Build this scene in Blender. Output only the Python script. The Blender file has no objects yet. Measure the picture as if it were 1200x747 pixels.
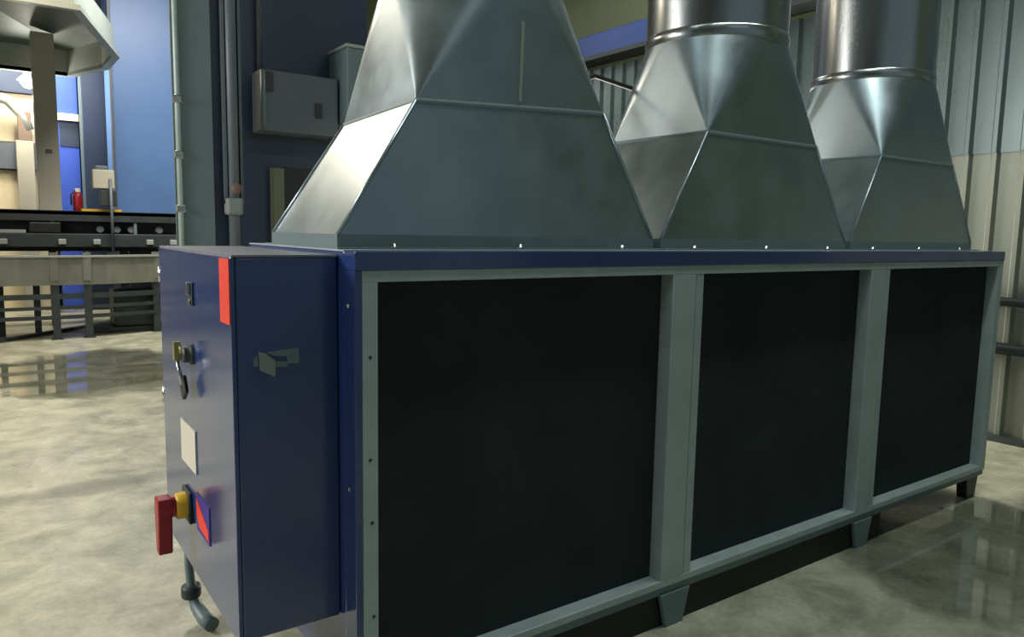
import bpy, bmesh, math, random
from mathutils import Vector, Matrix

scene = bpy.context.scene
col = scene.collection
random.seed(7)

# ------------------------------------------------------------------ camera
yaw, pitch, roll, F = 0.61557, 0.11557, 0.018299, 872.05
fw = Vector((math.sin(yaw)*math.cos(pitch), math.cos(yaw)*math.cos(pitch), -math.sin(pitch)))
rt = Vector((math.cos(yaw), -math.sin(yaw), 0)); up = rt.cross(fw)
r2 = math.cos(roll)*rt + math.sin(roll)*up
u2 = -math.sin(roll)*rt + math.cos(roll)*up
cam_data = bpy.data.cameras.new('camera')
cam = bpy.data.objects.new('camera', cam_data); col.objects.link(cam)
M = Matrix((r2, u2, -fw)).transposed().to_4x4(); M.translation = (-0.8309, -1.9333, 1.5611)
cam.matrix_world = M
cam_data.sensor_width = 36; cam_data.sensor_fit = 'HORIZONTAL'
cam_data.lens = 36*F/1200
cam_data.clip_start = 0.05; cam_data.clip_end = 200
scene.camera = cam

# ------------------------------------------------------------------ world, lights, exposure
w = bpy.data.worlds.new('world'); scene.world = w; w.use_nodes = True
w.node_tree.nodes['Background'].inputs[0].default_value = (0.55, 0.62, 0.6, 1)
w.node_tree.nodes['Background'].inputs[1].default_value = 0.05

def area(name, loc, aim, sx, sy, power, colr):
    l = bpy.data.lights.new(name, 'AREA'); l.shape = 'RECTANGLE'; l.size = sx; l.size_y = sy
    l.energy = power; l.color = colr
    o = bpy.data.objects.new(name, l); col.objects.link(o); o.location = loc
    o.rotation_euler = (Vector(aim)-Vector(loc)).to_track_quat('-Z', 'Y').to_euler()
    return o
WARM = (1.0, 0.93, 0.79); COOL = (0.82, 0.98, 1.0)
area('hall_lamp_near', (-0.6, 6.5, 4.9), (-0.6, 6.5, 0), 1.6, 0.5, 125, (1.0, .84, .62))
area('hall_lamp_left', (-4.5, 5.0, 5.2), (-4.0, 5.0, 0), 2.4, 0.6, 70, WARM)
area('hall_lamp_side', (-5.0, 3.0, 3.3), (-0.3, 0.9, 1.0), 2.4, 0.8, 300, (1.0, 0.97, 0.9))
area('hall_lamp_mid', (1.4, 8.6, 5.9), (1.0, 10.0, 0), 2.4, 0.6, 370, (1.0, 0.97, 0.9))
area('hall_lamp_far', (-0.7, 13.2, 5.0), (-0.5, 13.6, 1.5), 2.0, 0.5, 260, WARM)
area('hall_lamp_rear', (3.8, 4.6, 5.2), (4.2, 3.0, 0), 1.6, 0.5, 32, (0.9, 1.0, 0.97))
area('rear_floor_fill', (4.6, 3.8, 1.4), (4.8, 0.4, 0.0), 1.0, 1.4, 240, WARM)  # unseen light added behind the unit to brighten the floor patch; no doorway
area('aisle_lamp', (2.3, -0.7, 5.9), (2.3, -0.7, 0), 3.4, 0.3, 122, (0.9, 1.0, 0.94))
area('side_front_fill', (-5.4, -0.3, 2.7), (0.5, 0.0, 0.9), 1.0, 0.8, 50, (0.92, 0.97, 1.0))  # added fill from the left for the post jambs and corner strip
area('aisle_front_fill', (0.8, -4.6, 5.6), (1.6, -1.5, 0), 3.0, 0.6, 6, COOL)  # weak fill added to lift the unit's front faces, no real lamp

vs = scene.view_settings
vs.view_transform = 'Standard'; vs.look = 'None'; vs.gamma = 1.0; vs.exposure = 0.0
vs.use_curve_mapping = False

# ------------------------------------------------------------------ materials
def lin(c): return tuple(((v/255/12.92) if v/255 <= .04045 else ((v/255+.055)/1.055)**2.4) for v in c)+(1,)
def mat(name, rgb, rough=.5, metal=0., var=.0, scale=6., bump=0., stretch=None, spec=.5, rvar=0., bscale=None, coat=0.):
    m = bpy.data.materials.new(name); m.use_nodes = True
    nt = m.node_tree; b = nt.nodes['Principled BSDF']
    b.inputs['Roughness'].default_value = rough; b.inputs['Metallic'].default_value = metal
    b.inputs['Specular IOR Level'].default_value = spec
    b.inputs['Coat Weight'].default_value = coat
    b.inputs['Coat Roughness'].default_value = .12
    c = lin(rgb); b.inputs['Base Color'].default_value = c
    if var or bump or rvar:
        tc = nt.nodes.new('ShaderNodeTexCoord'); mp = nt.nodes.new('ShaderNodeMapping')
        nt.links.new(tc.outputs['Object'], mp.inputs[0])
        if stretch: mp.inputs['Scale'].default_value = stretch
        n = nt.nodes.new('ShaderNodeTexNoise'); n.inputs['Scale'].default_value = scale
        n.inputs['Detail'].default_value = 6; n.inputs['Roughness'].default_value = .6
        nt.links.new(mp.outputs[0], n.inputs['Vector'])
        if var:
            r = nt.nodes.new('ShaderNodeValToRGB')
            r.color_ramp.elements[0].position = .3; r.color_ramp.elements[1].position = .7
            r.color_ramp.elements[0].color = tuple(max(0, x*(1-var)) for x in c[:3])+(1,)
            r.color_ramp.elements[1].color = tuple(min(1, x*(1+var)) for x in c[:3])+(1,)
            nt.links.new(n.outputs['Fac'], r.inputs[0]); nt.links.new(r.outputs[0], b.inputs['Base Color'])
        if rvar:
            mr = nt.nodes.new('ShaderNodeMapRange')
            mr.inputs[1].default_value = .3; mr.inputs[2].default_value = .7
            mr.inputs[3].default_value = rough-rvar; mr.inputs[4].default_value = rough+rvar
            nt.links.new(n.outputs['Fac'], mr.inputs[0]); nt.links.new(mr.outputs[0], b.inputs['Roughness'])
        if bump:
            bp = nt.nodes.new('ShaderNodeBump'); bp.inputs['Strength'].default_value = bump; bp.inputs['Distance'].default_value = .01
            src = n
            if bscale:
                src = nt.nodes.new('ShaderNodeTexNoise'); src.inputs['Scale'].default_value = bscale
                nt.links.new(mp.outputs[0], src.inputs['Vector'])
            nt.links.new(src.outputs['Fac'], bp.inputs['Height']); nt.links.new(bp.outputs[0], b.inputs['Normal'])
    return m
def emit(name, rgb, s):
    m = bpy.data.materials.new(name); m.use_nodes = True
    b = m.node_tree.nodes['Principled BSDF']
    b.inputs['Emission Color'].default_value = lin(rgb); b.inputs['Emission Strength'].default_value = s
    return m

GALV = mat('galvanised_sheet', (160, 174, 182), .34, .92, .10, 5, .05, rvar=.06, bscale=2.2)
GALV_PIPE = mat('galvanised_pipe', (172, 178, 182), .26, .95, .08, 4, .03, rvar=.05, stretch=(1, 1, .25))
GALV_FRAME = mat('galvanised_frame', (166, 181, 182), .45, .2, .10, 9, .03, rvar=.05)
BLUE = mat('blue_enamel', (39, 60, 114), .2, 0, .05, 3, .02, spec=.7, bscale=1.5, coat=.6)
BLUE_TOP = mat('blue_enamel_top_sheen', (112, 116, 126), .5, 0, .15, 12)  # greyed lid: light reflected off the top is put into the colour
UNDER_SHADE = mat('under_unit_shade', (11, 12, 15), .6)  # near-black, carries the shade below the unit as colour
BEAM_B = mat('beam_blue_paint', (26, 66, 138), .45, 0, .06, 2)
EMBLEM = mat('emblem_metal', (130, 138, 136), .5)
NAVY = mat('navy_paint', (46, 58, 80), .45, 0, .08, 2)
BLUE_FAR = mat('blue_booth_paint', (90, 124, 176), .4, 0, .06, 1.2)
BLUE_MID = mat('royal_blue_paint', (60, 90, 190), .45, 0, .06, 2)
BLACK = mat('black_filter_mesh', (46, 54, 55), .95, 0, .18, 3, .12, spec=.12, bscale=260)
BLACK_PL = mat('black_plastic', (22, 23, 25), .5)
STEEL_DK = mat('dark_steel', (56, 63, 64), .5, .3, .2, 6)
STEEL_GR = mat('grey_green_column_paint', (102, 120, 124), .45, 0, .08, 3)
GREY_BOX = mat('grey_box_paint', (92, 100, 108), .45, 0, .08, 3)
BAND = mat('stained_steel_band', (128, 130, 120), .42, .45, .28, 3, .05, stretch=(1, 1, .3))
RIM = mat('pale_canopy_rim', (158, 166, 160), .45, .2, .08, 3)
CANOPY = mat('canopy_sheet', (98, 110, 106), .5, .2, .12, 2)
BEIGE = mat('beige_paint', (170, 166, 150), .6, 0, .06, 2)
BEIGE_LT = mat('cream_cladding', (216, 202, 168), .6, 0, .05, 1.5)
OLIVE = mat('olive_paint', (120, 126, 104), .6, 0, .06, 2)
BROWN = mat('brown_paint', (110, 92, 78), .6)
RED = mat('red_sticker', (226, 62, 42), .5)
RED_DK = mat('dark_red_plastic', (150, 26, 36), .35)
YELLOW = mat('yellow_plastic', (214, 172, 40), .45)
WHITE = mat('white_plate', (205, 200, 186), .45)
VIOLET = mat('violet_sticker', (58, 42, 130), .5)
CHROME = mat('chrome', (190, 192, 188), .22, .95)
BRASS = mat('brass_key', (190, 180, 120), .35, .8)
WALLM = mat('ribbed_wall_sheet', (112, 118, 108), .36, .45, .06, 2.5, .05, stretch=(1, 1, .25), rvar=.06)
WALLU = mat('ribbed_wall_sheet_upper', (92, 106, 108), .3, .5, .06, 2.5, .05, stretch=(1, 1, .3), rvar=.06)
OLWALL = mat('olive_wall', (98, 106, 76), .6, 0, .08, 1.5)
CEIL = mat('ceiling_sheet', (104, 108, 92), .7, 0, .08, 1)
FRONTW = mat('aisle_wall_paint', (150, 170, 188), .7, 0, .05, 1)
FARWALL = mat('hall_wall_paint', (150, 148, 128), .7, 0, .05, 1)
LAMP = emit('lamp_glow', (255, 246, 228), 22)

def floor_mat():
    m = bpy.data.materials.new('wet_concrete'); m.use_nodes = True
    nt = m.node_tree; b = nt.nodes['Principled BSDF']; N = nt.nodes.new; L = nt.links.new
    tc = N('ShaderNodeTexCoord')
    big = N('ShaderNodeTexNoise'); big.inputs['Scale'].default_value = .55; big.inputs['Detail'].default_value = 5; big.inputs['Distortion'].default_value = .7
    mid = N('ShaderNodeTexNoise'); mid.inputs['Scale'].default_value = 3.6; mid.inputs['Detail'].default_value = 8; mid.inputs['Roughness'].default_value = .65; mid.inputs['Distortion'].default_value = .35
    fin = N('ShaderNodeTexNoise'); fin.inputs['Scale'].default_value = 40; fin.inputs['Detail'].default_value = 6
    for n in (big, mid, fin): L(tc.outputs['Object'], n.inputs['Vector'])
    def pool(c, sx, sy):
        mp = N('ShaderNodeMapping'); mp.vector_type = 'POINT'
        mp.inputs['Location'].default_value = (-c[0]/sx, -c[1]/sy, 0); mp.inputs['Scale'].default_value = (1/sx, 1/sy, 0)
        L(tc.outputs['Object'], mp.inputs[0])
        ln = N('ShaderNodeVectorMath'); ln.operation = 'LENGTH'; L(mp.outputs[0], ln.inputs[0])
        mr = N('ShaderNodeMapRange'); mr.inputs[1].default_value = .5; mr.inputs[2].default_value = 1.3; mr.inputs[3].default_value = .26; mr.inputs[4].default_value = 0
        L(ln.outputs['Value'], mr.inputs[0]); return mr.outputs[0]
    add = big.outputs['Fac']
    for c, sx, sy in (((.4, 7.0), 2.5, 1.3), ((3.75, -.55), 1.0, .6)):
        a = N('ShaderNodeMath'); a.operation = 'ADD'; L(add, a.inputs[0]); L(pool(c, sx, sy), a.inputs[1]); add = a.outputs[0]
    wet = N('ShaderNodeMapRange'); wet.inputs[1].default_value = .57; wet.inputs[2].default_value = .67
    L(add, wet.inputs[0])
    ramp = N('ShaderNodeValToRGB'); e = ramp.color_ramp.elements
    e[0].position = .30; e[0].color = lin((124, 126, 107)); e[1].position = .70; e[1].color = lin((194, 193, 170))
    L(mid.outputs['Fac'], ramp.inputs[0])
    dark = N('ShaderNodeMix'); dark.data_type = 'RGBA'; dark.blend_type = 'MULTIPLY'
    L(ramp.outputs[0], dark.inputs[6]); dark.inputs[7].default_value = (.5, .52, .52, 1)
    L(wet.outputs[0], dark.inputs[0])
    f2 = N('ShaderNodeMix'); f2.data_type = 'RGBA'; f2.blend_type = 'OVERLAY'; f2.inputs[0].default_value = .25
    L(dark.outputs[2], f2.inputs[6]); L(fin.outputs['Fac'], f2.inputs[7]); st = N('ShaderNodeMix'); st.data_type = 'RGBA'; st.blend_type = 'MULTIPLY'
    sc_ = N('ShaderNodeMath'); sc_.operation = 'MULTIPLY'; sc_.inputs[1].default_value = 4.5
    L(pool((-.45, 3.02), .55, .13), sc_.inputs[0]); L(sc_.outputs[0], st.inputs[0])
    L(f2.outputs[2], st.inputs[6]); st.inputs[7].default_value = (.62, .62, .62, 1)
    L(st.outputs[2], b.inputs['Base Color'])
    rr = N('ShaderNodeMapRange'); rr.inputs[3].default_value = .38; rr.inputs[4].default_value = .05
    L(wet.outputs[0], rr.inputs[0]); L(rr.outputs[0], b.inputs['Roughness'])
    bp = N('ShaderNodeBump'); bp.inputs['Distance'].default_value = .02
    bs = N('ShaderNodeMapRange'); bs.inputs[3].default_value = .14; bs.inputs[4].default_value = .015
    L(wet.outputs[0], bs.inputs[0]); L(bs.outputs[0], bp.inputs['Strength'])
    L(wet.outputs[0], b.inputs['Coat Weight']); b.inputs['Coat Roughness'].default_value = .03
    L(mid.outputs['Fac'], bp.inputs['Height']); L(bp.outputs[0], b.inputs['Normal'])
    b.inputs['Specular IOR Level'].default_value = .6
    return m
FLOOR = floor_mat()

# ------------------------------------------------------------------ mesh helpers
class MB:
    def __init__(s): s.v = []; s.f = []; s.sm = []
    def face(s, pts, smooth=False):
        i = len(s.v); s.v += [tuple(p) for p in pts]; s.f.append(tuple(range(i, i+len(pts)))); s.sm.append(smooth); return s
    def mesh(s, vs, fs, smooth=False):
        i = len(s.v); s.v += [tuple(p) for p in vs]
        for f in fs: s.f.append(tuple(i+k for k in f)); s.sm.append(smooth)
        return s
    def box(s, x0, x1, y0, y1, z0, z1):
        v = [(x, y, z) for z in (z0, z1) for (x, y) in ((x0, y0), (x1, y0), (x1, y1), (x0, y1))]
        return s.mesh(v, [(3, 2, 1, 0), (4, 5, 6, 7), (0, 1, 5, 4), (1, 2, 6, 5), (2, 3, 7, 6), (3, 0, 4, 7)])
    def prism(s, poly, d):
        """poly: planar points; d: extrusion vector"""
        d = Vector(d); n = len(poly)
        v = [Vector(p) for p in poly]+[Vector(p)+d for p in poly]
        nrm = sum(((v[i]-v[0]).cross(v[(i+1) % n]-v[0]) for i in range(1, n-1)), Vector())
        fs = [tuple(reversed(range(n))), tuple(range(n, 2*n))]+[(i, (i+1) % n, n+(i+1) % n, n+i) for i in range(n)]
        if nrm.dot(d) < 0: fs = [tuple(reversed(f)) for f in fs]
        return s.mesh(v, fs)
    def tube(s, path, r, n=12, caps=True):
        P = [Vector(p) for p in path]; R = r if isinstance(r, (list, tuple)) else [r]*len(P)
        vs = []; ref = None
        for i, p in enumerate(P):
            t = (P[min(i+1, len(P)-1)]-P[max(i-1, 0)]).normalized()
            if ref is None: ref = Vector((0, 0, 1)) if abs(t.z) < .9 else Vector((1, 0, 0))
            a = t.cross(ref).normalized(); b = a.cross(t).normalized(); ref = b
            for k in range(n):
                th = 2*math.pi*k/n; vs.append(p+R[i]*(math.cos(th)*a+math.sin(th)*b))
        fs = [(i*n+k, i*n+(k+1) % n, (i+1)*n+(k+1) % n, (i+1)*n+k) for i in range(len(P)-1) for k in range(n)]
        fs = [tuple(reversed(f)) for f in fs]
        s.mesh(vs, fs, True)
        if caps:
            s.face(vs[:n]); s.face(list(reversed(vs[-n:])))
        return s
    def lathe(s, prof, c, n=48, axis='z'):
        vs = []
        for (r, h) in prof:
            for k in range(n):
                th = 2*math.pi*k/n; a, b = r*math.cos(th), r*math.sin(th)
                vs.append((c[0]+a, c[1]+b, c[2]+h) if axis == 'z' else (c[0]+h, c[1]+a, c[2]+b) if axis == 'x' else (c[0]+b, c[1]+h, c[2]+a))
        fs = [(i*n+k, i*n+(k+1) % n, (i+1)*n+(k+1) % n, (i+1)*n+k) for i in range(len(prof)-1) for k in range(n)]
        return s.mesh(vs, fs, True)

def off(p):
    v = Vector()
    while p: v += p.location; p = p.parent
    return v
def obj(name, mb, m, parent=None, bevel=0., weld=True):
    me = bpy.data.meshes.new(name); o = off(parent)
    me.from_pydata([Vector(v)-o for v in mb.v], [], mb.f)
    for p, sm in zip(me.polygons, mb.sm): p.use_smooth = sm
    if weld:
        bm = bmesh.new(); bm.from_mesh(me); bmesh.ops.remove_doubles(bm, verts=bm.verts, dist=1e-5)
        bmesh.ops.recalc_face_normals(bm, faces=bm.faces); bm.to_mesh(me); bm.free()
    me.materials.append(m)
    ob = bpy.data.objects.new(name, me); col.objects.link(ob)
    if parent: ob.parent = parent
    if bevel:
        bv = ob.modifiers.new('bevel', 'BEVEL'); bv.width = bevel; bv.segments = 2; bv.limit_method = 'ANGLE'
    return ob
def thing(name, label, cat, loc, group=None):
    e = bpy.data.objects.new(name, None); col.objects.link(e); e.location = loc; e.empty_display_size = .1
    tag(e, label, cat, group); return e
def tag(o, label, cat, group=None):
    o['label'] = label; o['category'] = cat
    if group: o['group'] = group
    return o
def struct(name, mb, m, parent=None, **k):
    o = obj(name, mb, m, parent, **k)
    if not parent: o['kind'] = 'structure'
    return o

# ------------------------------------------------------------------ the setting
struct('floor', MB().box(-10, 5.8, -7, 16.4, -.1, 0), FLOOR)
struct('ceiling', MB().box(-10, 5.8, -7, 16.4, 6.2, 6.3), CEIL)
struct('wall_back', MB().box(-10, 5.8, 16, 16.2, 0, 6.2), FARWALL)
struct('wall_left', MB().box(-10.2, -10, -7, 16.4, 0, 6.2), FARWALL)
struct('wall_front', MB().box(-10, 5.8, -7.2, -7, 0, 6.2), FRONTW)

wr = struct('wall_right', MB().box(5.66, 5.8, -7, 16, 0, 6.2), OLWALL)
def ribbed(y0, y1, z0, z1, x, pitch=.2):
    """one trapezoidal-rib cladding sheet facing -x"""
    prof = []; y = y0
    while y < y1-1e-6:
        prof += [(y, 0), (y+.085, 0), (y+.105, -.032), (y+.135, -.032), (y+.155, 0), (y+.185, 0)]
        y += pitch
    prof.append((y1, 0))
    mb = MB(); n = len(prof)
    v = [(x+d, yy, z) for z in (z0, z1) for yy, d in prof]
    mb.mesh(v, [(i, n+i, n+i+1, i+1) for i in range(n-1)])
    return mb
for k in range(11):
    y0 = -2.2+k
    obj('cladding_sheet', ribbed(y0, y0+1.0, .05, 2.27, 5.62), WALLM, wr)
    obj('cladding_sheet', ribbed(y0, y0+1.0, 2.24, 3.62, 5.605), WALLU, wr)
struct('baseboard_right', MB().box(5.54, 5.66, -7, 16, 0, .05), STEEL_DK)

# pipes on the right wall
for z, lb, r in ((1.10, 'upper of two dark pipes running along the ribbed metal wall', .035), (.74, 'lower of two dark pipes running along the ribbed metal wall', .045)):
    t = thing('wall_pipe', lb, 'pipe', (5.52, 0, z), 'pipes along the ribbed wall')
    obj('pipe_run', MB().tube([(5.52, -2.1, z), (5.52, 8.6, z)], r, 14), STEEL_DK, t)
    for y in (-1.0, .95, 3.0, 5.0): obj('bracket', MB().box(5.50, 5.64, y-.02, y+.02, z-r-.01, z+r+.01), STEEL_DK, t)
# blue beam high on the right wall
t = thing('blue_beam', 'bright blue boxed beam high on the wall, seen between first and second hoods', 'beam', (5.5, 4.5, 3.7))
obj('beam_body', MB().box(5.42, 5.66, -.8, 9.2, 3.73, 4.0), BEAM_B, t, bevel=.01)
obj('bottom_flange', MB().box(5.36, 5.66, -.8, 9.2, 3.68, 3.73), STEEL_DK, t)

# ------------------------------------------------------------------ air handling unit (front plane y=0)
L = 4.098; DEP = 1.0
W, PW, X1 = 1.2088, .171, .0702
op = [(X1+i*(W+PW), X1+i*(W+PW)+W) for i in range(3)]
ZB, ZT = .2011, 1.4135
unit = thing('air_handling_unit', 'long blue unit with three large black filter panels in galvanised frames', 'machine', (L/2, .5, 0))
obj('housing', MB().box(0, L, .075, DEP, .155, 1.498), BLUE, unit, bevel=.004)
obj('front_cap', MB().box(0, L, -.004, .075, 1.447, 1.5), BLUE, unit, bevel=.003)
obj('corner_strip', MB().box(0, .022, 0, .075, .155, 1.447), BLUE, unit, bevel=.002)
for z in (1.345, .807, .30):
    obj('screw', MB().lathe([(0, -.004), (.007, -.003), (.008, 0)], (0, .05, z), 10, 'x'), CHROME, unit)
obj('top_rail', MB().box(.022, L, 0, .07, ZT, 1.447), GALV_FRAME, unit, bevel=.002)
obj('bottom_rail', MB().box(.022, L, 0, .07, .172, ZB), GALV_FRAME, unit, bevel=.003)
obj('sill_channel', MB().box(.022, L, .008, .07, .138, .17), STEEL_GR, unit, bevel=.002)
obj('post', MB().box(.022, X1, 0, .07, ZB, ZT), GALV_FRAME, unit, bevel=.002)
for i in (0, 1):
    a, b = op[i][1], op[i+1][0]
    obj('post', MB().box(a, a+.125, 0, .07, ZB, ZT), GALV_FRAME, unit, bevel=.003)
    obj('post', MB().box(a+.129, b, .002, .07, ZB, ZT), GALV_FRAME, unit, bevel=.002)
obj('post', MB().box(op[2][1], L, 0, .07, ZB, ZT), GALV_FRAME, unit, bevel=.002)
for a, b in op:
    p = obj('filter_panel', MB().box(a+.002, b-.002, .062, .074, ZB, ZT), BLACK, unit)
for p in ((.035, .9), (.04, .71), (.036, 1.2), (.045, .42)):
    obj('rivet', MB().lathe([(0, -.003), (.005, -.002), (.006, 0)], (p[0]+.01, 0, p[1]), 8, 'y'), STEEL_DK, unit)
for i in (0, 1):
    cx = (op[i][1]+op[i+1][0])/2
    for y in (-.002, .9):
        obj('leg', MB().prism([(cx-.085, y, .14), (cx+.085, y, .14), (cx+.048, y, 0), (cx-.048, y, 0)], (0, .02, 0)), STEEL_GR, unit, bevel=.003)
for cx in (.12, L-.08):
    for y in (.03, .9):
        obj('leg', MB().prism([(cx-.08, y, .156), (cx+.08, y, .156), (cx+.05, y, 0), (cx-.05, y, 0)], (0, .06, 0)), STEEL_DK, unit, bevel=.003)
obj('deck_plate', MB().box(0, L, .075, DEP, 1.498, 1.502), GALV_FRAME, unit)

obj('under_shade_block', MB().box(.1, 2.95, .02, .88, 0, .155), UNDER_SHADE, unit)  # black block added under the unit to stop light and stand for shade

# ------------------------------------------------------------------ control cabinet
CX, CY0, CY1, CZ0, CZ1 = -.302, .1185, 1.113, .389, 1.485
cab = thing('control_cabinet', 'blue control cabinet with red rotary switch on the left end of the unit', 'cabinet', (-.15, .6, CZ0))
obj('cabinet_body', MB().box(CX+.012, -.001, CY0, CY1, CZ0, CZ1-.004), BLUE, cab, bevel=.006)
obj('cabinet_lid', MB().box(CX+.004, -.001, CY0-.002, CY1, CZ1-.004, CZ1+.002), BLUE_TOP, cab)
door = obj('door', MB().box(CX, CX+.012, CY0, CY1, CZ0, CZ1-.004), BLUE, cab, bevel=.003)
obj('warning_label', MB().box(CX-.003, CX, CY0+.004, .222, 1.298, 1.476), RED, cab)
# latch and lock
m = MB().box(CX-.006, CX, .555, .605, 1.31, 1.385); obj('latch', m, STEEL_DK, door, bevel=.004)
m = MB().box(CX-.018, CX-.006, .565, .595, 1.345, 1.385).box(CX-.012, CX-.006, .568, .592, 1.312, 1.33); obj('latch_button', m, CHROME, door, bevel=.003)
m = MB().lathe([(0, -.03), (.024, -.03), (.026, -.024), (.026, -.01), (.034, -.008), (.034, 0)], (CX, .60, 1.15), 20, 'x'); obj('lock', m, STEEL_DK, door)
m = MB().lathe([(0, -.036), (.016, -.036), (.018, -.03)], (CX, .63, 1.165), 14, 'x').box(CX-.05, CX-.03, .622, .645, 1.13, 1.19); obj('key', m, BRASS, door)
m = MB().tube([(CX-.04, .632, 1.135), (CX-.036, .62, 1.09), (CX-.03, .612, 1.05)], .007, 8); obj('key_ring', m, CHROME, door)
m = MB().prism([(CX-.02, .565, 1.035), (CX-.02, .60, 1.085), (CX-.02, .65, 1.045), (CX-.02, .615, 1.0)], (-.012, 0, 0)); obj('key_tag', m, BLACK_PL, door, bevel=.003)
obj('rating_plate', MB().box(CX-.004, CX, .582, .80, .752, .898), WHITE, cab)
# rotary isolator
sw = obj('rotary_switch', MB().box(CX-.012, CX, .665, .775, .555, .665), STEEL_DK, cab, bevel=.004)
obj('yellow_collar', MB().lathe([(0, -.046), (.038, -.046), (.044, -.04), (.046, -.012)], (CX, .72, .61), 28, 'x'), YELLOW, sw)
m = MB().prism([(CX-.105, .685, .65), (CX-.105, .752, .65), (CX-.105, .755, .60), (CX-.105, .742, .455), (CX-.105, .697, .455), (CX-.105, .685, .60)], (.045, 0, 0))
m.lathe([(0, -.10), (.034, -.10), (.036, -.094), (.036, -.046)], (CX, .72, .612), 24, 'x')
obj('red_handle', m, RED_DK, sw, bevel=.006)
# red / violet sticker
obj('switch_sticker', MB().box(CX-.003, CX, .425, .595, .565, .69), VIOLET, cab)
obj('sticker_flash', MB().prism([(CX-.0045, .59, .672), (CX-.0045, .435, .61), (CX-.0045, .432, .575), (CX-.0045, .56, .583), (CX-.0045, .592, .62)], (.0016, 0, 0)), RED, cab)
# hinges on the back edge
for z in (1.38, .92, .47): obj('hinge', MB().tube([(CX+.006, CY1+.008, z-.03), (CX+.006, CY1+.008, z+.03)], .01, 10), CHROME, cab)
# grey emblem on the cabinet front
def fr(poly, y0=CY0, d=-.006): return [(x, y0, z) for x, z in poly]
m = MB().prism(fr([(-.233, 1.221), (-.212, 1.215), (-.186, 1.191), (-.189, 1.148), (-.23, 1.17)]), (0, -.006, 0))
emb = obj('emblem', m, EMBLEM, cab)
obj('emblem_bar', MB().prism(fr([(-.21, 1.218), (-.121, 1.224), (-.119, 1.181), (-.153, 1.182), (-.153, 1.203), (-.189, 1.207)]), (0, -.004, 0)), STEEL_GR, emb)
obj('emblem_bar', MB().prism(fr([(-.185, 1.19), (-.153, 1.188), (-.153, 1.175), (-.185, 1.175)]), (0, -.004, 0)), STEEL_GR, emb)
obj('emblem_wing', MB().prism(fr([(-.246, 1.2), (-.236, 1.212), (-.234, 1.18), (-.246, 1.183)]), (0, -.004, 0)), STEEL_GR, emb)
# drain below the cabinet
dr = obj('drain_pipe', MB().tube([(-.235, 1.10, .40), (-.235, 1.10, .22), (-.228, 1.10, .11), (-.218, 1.07, .06), (-.205, 1.01, .036), (-.19, .94, .032)], [.017, .017, .018, .024, .028, .028], 16), STEEL_GR, cab)
obj('drain_union', MB().lathe([(.02, -.024), (.034, -.024), (.038, -.014), (.038, .014), (.034, .024), (.02, .024)], (-.23, 1.10, .115), 20), STEEL_DK, dr)

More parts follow.
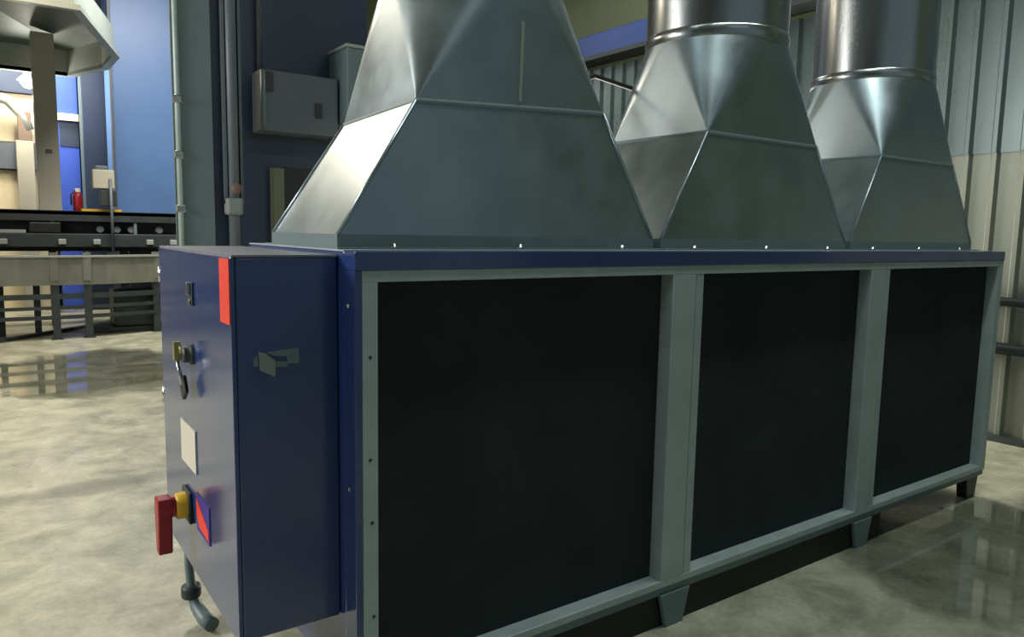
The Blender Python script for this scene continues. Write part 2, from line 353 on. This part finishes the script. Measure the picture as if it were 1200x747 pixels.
# ------------------------------------------------------------------ duct hoods
HX0, HW, HP, HY0, HD, HZ0, AX, AY, HZ, R, ZR, CYY = .03, 1.318, 1.37, .19, .61, 1.542, .267, .016, 1.994, .326, 2.439, .515
hood_labels = ['nearest and largest galvanised hood, above the first filter panel',
               'middle galvanised hood above the second filter panel, ending in a round pipe',
               'farthest galvanised hood above the third filter panel, beside the ribbed wall']
for k in range(3):
    x0 = HX0+k*HP; x1 = x0+HW; y1 = HY0+HD; xm = (x0+x1)/2
    h = thing('duct_hood', hood_labels[k], 'duct', (xm, CYY, 1.502), 'galvanised hoods on the unit')
    bz = [HZ]*4
    if k == 0: bz = [1.968, 2.008, 2.0, 1.95]
    base = [(x0, HY0, HZ0), (x1, HY0, HZ0), (x1, y1, HZ0), (x0, y1, HZ0)]
    br = [(x0+AX, HY0+AY, bz[0]), (x1-AX, HY0+AY, bz[1]), (x1-AX, y1-AY, bz[2]), (x0+AX, y1-AY, bz[3])]
    # collar: upstand with a flange on the deck
    m = MB().box(x0-.004, x1+.004, HY0-.004, y1+.004, 1.502, HZ0+.004).box(x0-.02, x1+.02, HY0-.045, y1+.03, 1.502, 1.507)
    obj('collar', m, STEEL_GR, h)
    for bx in (.17, .65, 1.13):
        obj('bolt', MB().lathe([(0, .012), (.008, .012), (.009, .004), (.012, .003), (.012, 0)], (x0+bx, HY0-.026, 1.507), 8), CHROME, h)
    # lower frustum
    m = MB()
    for i in range(4):
        j = (i+1) % 4; m.face([base[i], base[j], br[j], br[i]])
    obj('lower_section', m, GALV, h)
    # folded lip round the crease
    m = MB(); e = .006
    c = Vector((xm, CYY, 0))
    def out(p, d, dz): 
        p = Vector(p); return (p.x+(d if p.x > xm else -d), p.y+(d if p.y > CYY else -d), p.z+dz)
    lo = [out(p, .004, -.010) for p in br]; md = [out(p, .004, .0) for p in br]; hi = [out(p, .001, .008) for p in br]
    for i in range(4):
        j = (i+1) % 4; m.face([lo[i], lo[j], md[j], md[i]]); m.face([md[i], md[j], hi[j], hi[i]])
    obj('crease_lip', m, STEEL_GR, h)
    # corner seams of the lower section
    for i in range(4):
        obj('corner_seam', MB().tube([Vector(base[i])+Vector((0, 0, .004)), br[i]], .006, 6), GALV, h)
    # square-to-round transition: 4 flat triangles and 4 cone corners
    m = MB(); n = 40
    circ = lambda th: (xm+R*math.cos(th), CYY+R*math.sin(th), ZR)
    mids = [-math.pi/2, 0, math.pi/2, math.pi]     # front, right, back, left
    for i in range(4):
        j = (i+1) % 4
        m.face([br[i], br[j], circ(mids[i])])
    for i in range(4):
        a0 = mids[i-1] if i else -math.pi; a1 = mids[i]
        if i == 0: a0, a1 = -math.pi, -math.pi/2
        for q in range(n):
            t0 = a0+(a1-a0)*q/n; t1 = a0+(a1-a0)*(q+1)/n
            m.face([br[i], circ(t1), circ(t0)], True)
    ob = obj('square_to_round_section', m, GALV, h)
    for p in ob.data.polygons: p.use_smooth = False
    # round pipe with swaged rings
    prof = [(R, ZR), (R, 6.2)]
    obj('round_pipe', MB().lathe(prof, (xm, CYY, 0), 64), GALV_PIPE, h)
    for z in (ZR+.012, 3.35, 4.7):
        obj('pipe_ring', MB().lathe([(R, z-.028), (R+.005, z-.022), (R+.007, z), (R+.005, z+.022), (R, z+.028)], (xm, CYY, 0), 64), GALV_PIPE, h)
    # vertical lap seam on the flat front triangle
    xs = xm+.008; zz0 = (bz[0]+bz[1])/2
    yf = lambda z: HY0+AY+(CYY-R-HY0-AY)*(z-zz0)/(ZR-zz0)
    m = MB().prism([(xs-.005, yf(zz0+.02)-.005, zz0+.02), (xs+.005, yf(zz0+.02)-.005, zz0+.02), (xs+.005, yf(2.27)-.005, 2.27), (xs-.005, yf(2.27)-.005, 2.27)], (0, .012, 0))
    if k == 0: obj('lap_seam', m, RIM, h)
    if k == 2:
        for z in (2.965, 2.72):
            d = obj('damper_lug', MB().box(xm+R-.015, xm+R+.05, CYY-.07, CYY-.01, z-.05, z+.05), BLACK_PL, h, bevel=.012)
            obj('lug_bolt', MB().lathe([(0, .03), (.014, .03), (.016, 0)], (xm+R+.048, CYY-.04, z), 10, 'x'), STEEL_DK, d)

# dark cable slung between first and second hood
pts = [(1.12, .80, 2.03), (1.35, .84, 2.2), (1.62, .88, 2.32), (1.86, .86, 2.285), (1.96, .845, 2.30)]
tag(obj('cable', MB().tube(pts, .011, 8), BLACK_PL), 'thin black cable slung between the first and second galvanised hoods', 'cable')

# ------------------------------------------------------------------ equipment behind the unit, left of the hoods
t = thing('steel_column', 'grey green steel column standing behind the blue cabinet', 'column', (.6, 4.6, 0))
obj('front_flange', MB().box(.475, .722, 4.5, 4.525, 0, 6.2), STEEL_GR, t, bevel=.003)
obj('web', MB().box(.59, .61, 4.525, 4.75, 0, 6.2), STEEL_GR, t)
obj('rear_flange', MB().box(.475, .722, 4.75, 4.775, 0, 6.2), STEEL_GR, t)
obj('base_plate', MB().box(.42, .78, 4.44, 4.84, 0, .03), STEEL_DK, t)
t = thing('conduit', 'thin pale conduit with clamps up the left edge of the steel column', 'conduit', (.46, 4.49, 0))
obj('conduit_tube', MB().tube([(.458, 4.49, 0), (.458, 4.49, 6.2)], .021, 12), GALV_FRAME, t)
for z in (2.12, 2.55, 3.4, 1.7): obj('clamp', MB().box(.428, .49, 4.46, 4.52, z-.03, z+.03), CHROME, t, bevel=.008)
t = thing('riser_pipe', 'grey riser pipe with a valve right of the steel column', 'pipe', (.87, 4.5, 0))
obj('riser_tube', MB().tube([(.875, 4.5, 0), (.875, 4.5, 6.2)], .045, 18), GREY_BOX, t)
obj('cable_tray', MB().box(.80, .822, 4.48, 4.54, 1.75, 6.2).box(.928, .95, 4.48, 4.54, 1.75, 6.2), GREY_BOX, t)
obj('gap_shade_plate', MB().box(.735, .96, 4.55, 4.57, 0, 6.2), NAVY, t)  # dark plate added to stand in for the shaded gap beside the column
v = obj('valve_body', MB().box(.80, .93, 4.42, 4.54, 1.66, 1.80), EMBLEM, t, bevel=.02)
obj('valve_knob', MB().lathe([(0, -.10), (.04, -.10), (.045, -.085), (.04, -.06), (.02, -.05), (.02, 0)], (.865, 4.46, 1.87), 18, 'y'), BROWN, v)

t = thing('navy_oven', 'tall dark navy machine housing behind the first hood', 'machine', (1.7, 5.8, 0))
obj('oven_body', MB().box(1.04, 2.30, 5.0, 6.6, 0, 4.6), NAVY, t, bevel=.01)
obj('panel_joint', MB().box(1.04, 2.30, 4.992, 5.0, 2.36, 2.385), STEEL_DK, t)
obj('corner_post', MB().box(1.33, 1.43, 4.90, 5.0, 0, 2.10), OLIVE, t, bevel=.004)
obj('service_opening', MB().box(1.45, 2.0, 4.985, 5.0, 1.2, 2.12), BLACK_PL, t)
t = thing('grey_panel_box', 'wide grey sheet metal box hung on the navy machine housing', 'box', (1.55, 4.8, 2.39))
obj('box_body', MB().box(1.18, 1.88, 4.72, 4.99, 2.40, 2.92), GREY_BOX, t, bevel=.012)
obj('box_handle', MB().box(1.66, 1.72, 4.70, 4.72, 2.55, 2.68), STEEL_DK, t, bevel=.004)
hg = obj('box_hinge', MB().tube([(1.19, 4.70, 2.42), (1.19, 4.70, 2.90)], .022, 12), STEEL_GR, t)
obj('hinge_bracket', MB().box(1.2, 1.28, 4.69, 4.72, 2.74, 2.90), STEEL_DK, hg)
t = thing('vent_box', 'grey green box with pale top edge partly hidden by the first hood', 'box', (2.15, 4.7, 2.55))
obj('box_body', MB().box(1.90, 2.5, 4.55, 4.99, 2.52, 3.18), STEEL_GR, t, bevel=.01)
obj('top_lip', MB().box(1.885, 2.52, 4.53, 4.99, 3.18, 3.205), RIM, t)
tag(obj('thin_pipe', MB().tube([(1.24, 4.93, 2.92), (1.24, 4.93, 6.2)], .022, 10), GREY_BOX), 'thin grey pipe rising from the grey panel box to the ceiling', 'pipe')

# ------------------------------------------------------------------ conveyor with the pale stained side band
path = [(-3.2, 9.75), (.1, 9.75), (.55, 9.82), (1.0, 9.95), (1.5, 10.14), (2.0, 10.32)]
def sweep(mb, path, y_off, x_th, z0, z1):
    P = [Vector((a, b, 0)) for a, b in path]; n = len(P); vs = []
    for i, p in enumerate(P):
        t = (P[min(i+1, n-1)]-P[max(i-1, 0)]).normalized(); nn = Vector((-t.y, t.x, 0))
        for (o, z) in ((y_off, z0), (y_off, z1), (y_off+x_th, z1), (y_off+x_th, z0)): vs.append(p+nn*o+Vector((0, 0, z)))
    fs = [(i*4+k, i*4+(k+1) % 4, (i+1)*4+(k+1) % 4, (i+1)*4+k) for i in range(n-1) for k in range(4)]
    fs += [(0, 3, 2, 1), ((n-1)*4, (n-1)*4+1, (n-1)*4+2, (n-1)*4+3)]
    return mb.mesh(vs, fs)
t = thing('track_conveyor', 'low steel track with stained pale side band on thin dark legs', 'conveyor', (0, 9.9, 0))
obj('side_band', sweep(MB(), path, 0, .02, .74, 1.12), BAND, t)
obj('top_lip', sweep(MB(), path, -.03, .12, 1.115, 1.14), RIM, t)
obj('track_bed', sweep(MB(), path, .03, .55, .84, .94), STEEL_DK, t)
for z, th in ((.585, .07), (.43, .045), (.30, .05)):
    obj('stretcher_rail', sweep(MB(), path, .02, .04, z-th/2, z+th/2), STEEL_DK, t)
for x, y in ((-2.1, 9.8), (-1.1, 9.8), (-.09, 9.8), (.295, 9.82), (1.2, 10.08)):
    lg = obj('leg', MB().box(x-.045, x+.045, y-.03, y+.05, .012, 1.0), STEEL_DK, t)
    obj('foot', MB().box(x-.07, x+.07, y-.06, y+.08, 0, .012), STEEL_DK, lg)
    obj('joint_cover', MB().box(x-.05, x+.05, y-.062, y-.045, .8, 1.18), BAND, lg)
for x, y in ((-.70, 10.35), (-.28, 10.35), (-2.4, 10.35), (1.3, 10.7)):
    obj('leg', MB().box(x-.04, x+.04, y-.03, y+.03, 0, .95), STEEL_DK, t)
obj('drive_unit', MB().box(.66, 1.25, 10.22, 10.75, .08, .62), STEEL_DK, t, bevel=.03)
obj('drive_skid', MB().box(.35, 2.4, 10.2, 10.8, 0, .075), STEEL_DK, t)
tag(obj('floor_rail', sweep(MB(), [(-1.6, 9.1), (-.74, 9.75), (.33, 10.8), (1.69, 12.4), (2.2, 13.0)], 0, .08, 0, .05), STEEL_DK), 'dark guide rail on the floor running diagonally under the track', 'rail')

# ------------------------------------------------------------------ raised machine bed behind it
t = thing('machine_bed', 'dark raised machine bed below the big blue booth', 'machine', (.5, 11.6, 0))
obj('upper_beam', MB().box(-3.4, 3.2, 11.0, 11.12, 1.60, 1.76), STEEL_DK, t, bevel=.01)
obj('lower_beam', MB().box(-3.4, 3.2, 10.95, 11.1, 1.22, 1.42), STEEL_DK, t, bevel=.01)
obj('back_plate', MB().box(-3.4, 3.2, 11.3, 11.34, 1.15, 1.7), BLACK_PL, t)
obj('deck', MB().box(-3.4, 3.2, 11.0, 12.4, 1.70, 1.76), STEEL_DK, t)
for x in (-3.2, -2.2, -1.1, .0, 1.1, 2.2, 3.1):
    obj('leg', MB().box(x-.05, x+.05, 11.36, 11.46, 0, 1.7), STEEL_DK, t)
    obj('stanchion', MB().box(x-.02, x+.02, 11.02, 11.1, 1.42, 1.6), STEEL_GR, t)
for x in (-.62, .1, .55, 1.28, 1.62):
    obj('roller_bracket', MB().box(x-.05, x+.05, 10.88, 10.95, 1.26, 1.34), RIM, t, bevel=.01)
for x in (-2.0, -1.55, -.05, .62, .85, 1.05, 1.45):
    obj('roller', MB().tube([(x, 11.06, 1.49), (x, 11.28, 1.49)], .05, 12), GREY_BOX, t)
obj('glare_plate', MB().box(-.95, -.34, 11.0, 11.25, 1.425, 1.47), RIM, t)  # pale plate: glare seen past the bed is put into its colour
obj('motor', MB().box(-.30, .10, 10.98, 11.28, 1.425, 1.585), BLACK_PL, t, bevel=.02)
tag(obj('yellow_edge_strip', MB().box(.38, .92, 11.05, 11.15, 1.76, 1.795), YELLOW), 'yellow strip lying on the bed edge beside the red extinguisher', 'strip')

t = thing('fire_extinguisher', 'small red extinguisher with pale head standing on the dark bed', 'extinguisher', (.35, 11.2, 1.76))
obj('cylinder', MB().lathe([(0, 1.76), (.06, 1.76), (.065, 1.775), (.065, 1.98), (.05, 2.02), (.022, 2.04), (0, 2.04)], (.35, 11.2, 0), 24), RED_DK, t)
obj('valve_head', MB().box(.315, .385, 11.17, 11.23, 2.04, 2.10), WHITE, t, bevel=.008)
obj('hose', MB().tube([(.32, 11.18, 2.06), (.26, 11.16, 2.0), (.262, 11.16, 1.85)], .012, 8), BLACK_PL, t)

t = thing('control_box', 'pale box on a thin pole in front of the blue booth', 'box', (.73, 10.93, 1.14))
obj('pole', MB().tube([(.76, 10.86, 1.14), (.76, 10.86, 2.25)], .022, 12), GREY_BOX, t)
obj('box_body', MB().box(.53, .82, 10.88, 11.05, 2.10, 2.38), BEIGE, t, bevel=.012)
obj('box_cap', MB().box(.58, .74, 10.92, 11.02, 2.38, 2.44), GREY_BOX, t, bevel=.01)
obj('socket_box', MB().box(.62, .84, 10.9, 11.05, 1.84, 2.08), STEEL_DK, t, bevel=.01)
obj('foot_plate', MB().box(.69, .83, 10.80, 10.95, 1.12, 1.14), STEEL_DK, t)

# ------------------------------------------------------------------ far hall
t = thing('blue_booth', 'tall pale blue booth wall right of the dark navy tower', 'booth', (1.65, 13, 0))
obj('booth_panel', MB().box(1.06, 2.5, 12.5, 13.5, 1.5, 6.2), BLUE_FAR, t, bevel=.01)
obj('booth_plinth', MB().box(1.06, 2.5, 12.5, 13.5, 0, 1.5), STEEL_DK, t)
obj('edge_trim', MB().box(1.02, 1.06, 12.48, 12.6, 1.76, 6.2), GREY_BOX, t)
t = thing('navy_tower', 'dark navy tower left of the pale blue booth', 'tower', (1.0, 14, 0))
obj('tower_body', MB().box(.70, 1.35, 13.6, 14.6, 0, 6.2), NAVY, t, bevel=.01)
obj('tower_trim', MB().box(.66, .70, 13.6, 13.7, 0, 6.2), STEEL_GR, t)
t = thing('blue_cabinet', 'bright blue far cabinet with a cream ledge behind the beige column', 'cabinet', (.52, 14.2, 0))
obj('cabinet_body', MB().box(.30, .66, 13.9, 14.7, 0, 4.3), BLUE_MID, t, bevel=.006)
obj('ledge', MB().box(.28, .66, 13.8, 13.9, 3.40, 3.52), BEIGE_LT, t)
obj('recess', MB().box(.36, .66, 13.885, 13.9, 2.95, 3.38), NAVY, t)

t = thing('beige_column', 'beige column carrying the round canopy, rising from the dark bed', 'column', (.03, 11.9, 0))
obj('shaft', MB().box(-.115, .185, 11.75, 12.05, 1.76, 4.44), BEIGE, t, bevel=.01)
obj('mark_plate', MB().box(.0, .09, 11.74, 11.75, 2.64, 2.70), BROWN, t)

t = thing('cream_wall_unit', 'bright cream wall unit at the far left behind the beige column', 'cabinet', (-1.0, 14.4, 0))
for x in (-3.2, -2.35, -1.5, -.62):
    obj('panel', MB().box(x, x+.88, 14.3, 14.8, 0, 2.5), BEIGE_LT, t, bevel=.006)
    obj('panel', MB().box(x, x+.88, 14.3, 14.8, 3.0, 3.85), BEIGE_LT, t, bevel=.006)
obj('grey_rail', MB().box(-3.3, .27, 14.2, 14.8, 2.52, 2.98), GREY_BOX, t)
obj('header', MB().box(-3.3, .27, 14.2, 14.8, 3.86, 4.5), NAVY, t)
t = thing('chute', 'cream elbow chute with a brown front before the cream wall unit', 'chute', (-.2, 14.0, 1.7))
obj('elbow', MB().tube([(-1.1, 14.0, 3.66), (-.62, 14.0, 3.74), (-.38, 14.0, 3.68), (-.18, 14.0, 3.45), (-.1, 14.0, 3.2)], .09, 14), RIM, t)
obj('brown_front', MB().box(-.26, -.06, 13.92, 14.12, 3.0, 3.5), BROWN, t, bevel=.01)
obj('shaft', MB().box(-.30, -.04, 13.9, 14.15, 0, 3.0), BEIGE, t, bevel=.01)

# canopy: a many-sided hood seen from below
ring = [(.15, 8.24), (.85, 10.6), (.84, 11.6), (.45, 12.72), (-3.4, 12.72), (-4.1, 10.5), (-3.4, 8.24)]
cc = Vector((-1.5, 10.5, 0))
t = thing('round_canopy', 'large many sided grey canopy with pale rim hung at upper left', 'canopy', (-1.5, 10.5, 4.0))
n = len(ring)
def rp(i, s, z): p = Vector((ring[i % n][0], ring[i % n][1], 0)); q = cc+(p-cc)*s; return (q.x, q.y, z)
for i in range(n):
    m = MB().mesh([rp(i, 1, 4.0), rp(i+1, 1, 4.0), rp(i+1, 1, 4.42), rp(i, 1, 4.42), rp(i, .985, 4.0), rp(i+1, .985, 4.0), rp(i+1, .985, 4.42), rp(i, .985, 4.42)],
                  [(0, 1, 2, 3), (7, 6, 5, 4), (0, 4, 5, 1), (3, 2, 6, 7), (0, 3, 7, 4), (1, 5, 6, 2)])
    obj('skirt_panel', m, RIM, t)
    m = MB().mesh([rp(i, 1.03, 3.99), rp(i+1, 1.03, 3.99), rp(i+1, .985, 3.99), rp(i, .985, 3.99), rp(i, 1.03, 4.05), rp(i+1, 1.03, 4.05), rp(i+1, .985, 4.05), rp(i, .985, 4.05)],
                  [(3, 2, 1, 0), (4, 5, 6, 7), (0, 1, 5, 4), (2, 3, 7, 6), (0, 4, 7, 3), (1, 2, 6, 5)])
    obj('rim_bar', m, RIM, t)
    m = MB().mesh([rp(i, .985, 4.40), rp(i+1, .985, 4.40), rp(i+1, .3, 4.75), rp(i, .3, 4.75), rp(i, .985, 4.44), rp(i+1, .985, 4.44), rp(i+1, .3, 4.79), rp(i, .3, 4.79)],
                  [(0, 3, 2, 1), (4, 5, 6, 7), (0, 1, 5, 4), (2, 3, 7, 6), (0, 4, 7, 3), (1, 2, 6, 5)])
    obj('roof_panel', m, CANOPY, t)
obj('exhaust_stack', MB().lathe([(.72, 4.72), (.72, 6.2)], (-1.5, 10.5, 0), 40), CANOPY, t)

# high-bay lamp seen under the canopy
t = thing('high_bay_lamp', 'bright white lamp glowing under the canopy rim beside the beige column', 'lamp', (-.11, 13.0, 3.9))
obj('lamp_shade', MB().lathe([(.05, 4.08), (.07, 4.0), (.16, 3.91), (.17, 3.89)], (-.11, 13.0, 0), 24), GREY_BOX, t)
obj('bulb', MB().lathe([(0, 3.77), (.07, 3.79), (.12, 3.86), (.12, 3.90), (.06, 3.96), (0, 3.98)], (-.11, 13.0, 0), 24), LAMP, t)
obj('lamp_stem', MB().tube([(-.11, 13.0, 4.06), (-.11, 13.0, 6.2)], .015, 8), STEEL_DK, t)
pl = bpy.data.lights.new('high_bay_light', 'POINT'); pl.energy = 55; pl.color = WARM; pl.shadow_soft_size = .1
po = bpy.data.objects.new('high_bay_light', pl); col.objects.link(po); po.location = (-.11, 12.95, 3.62)
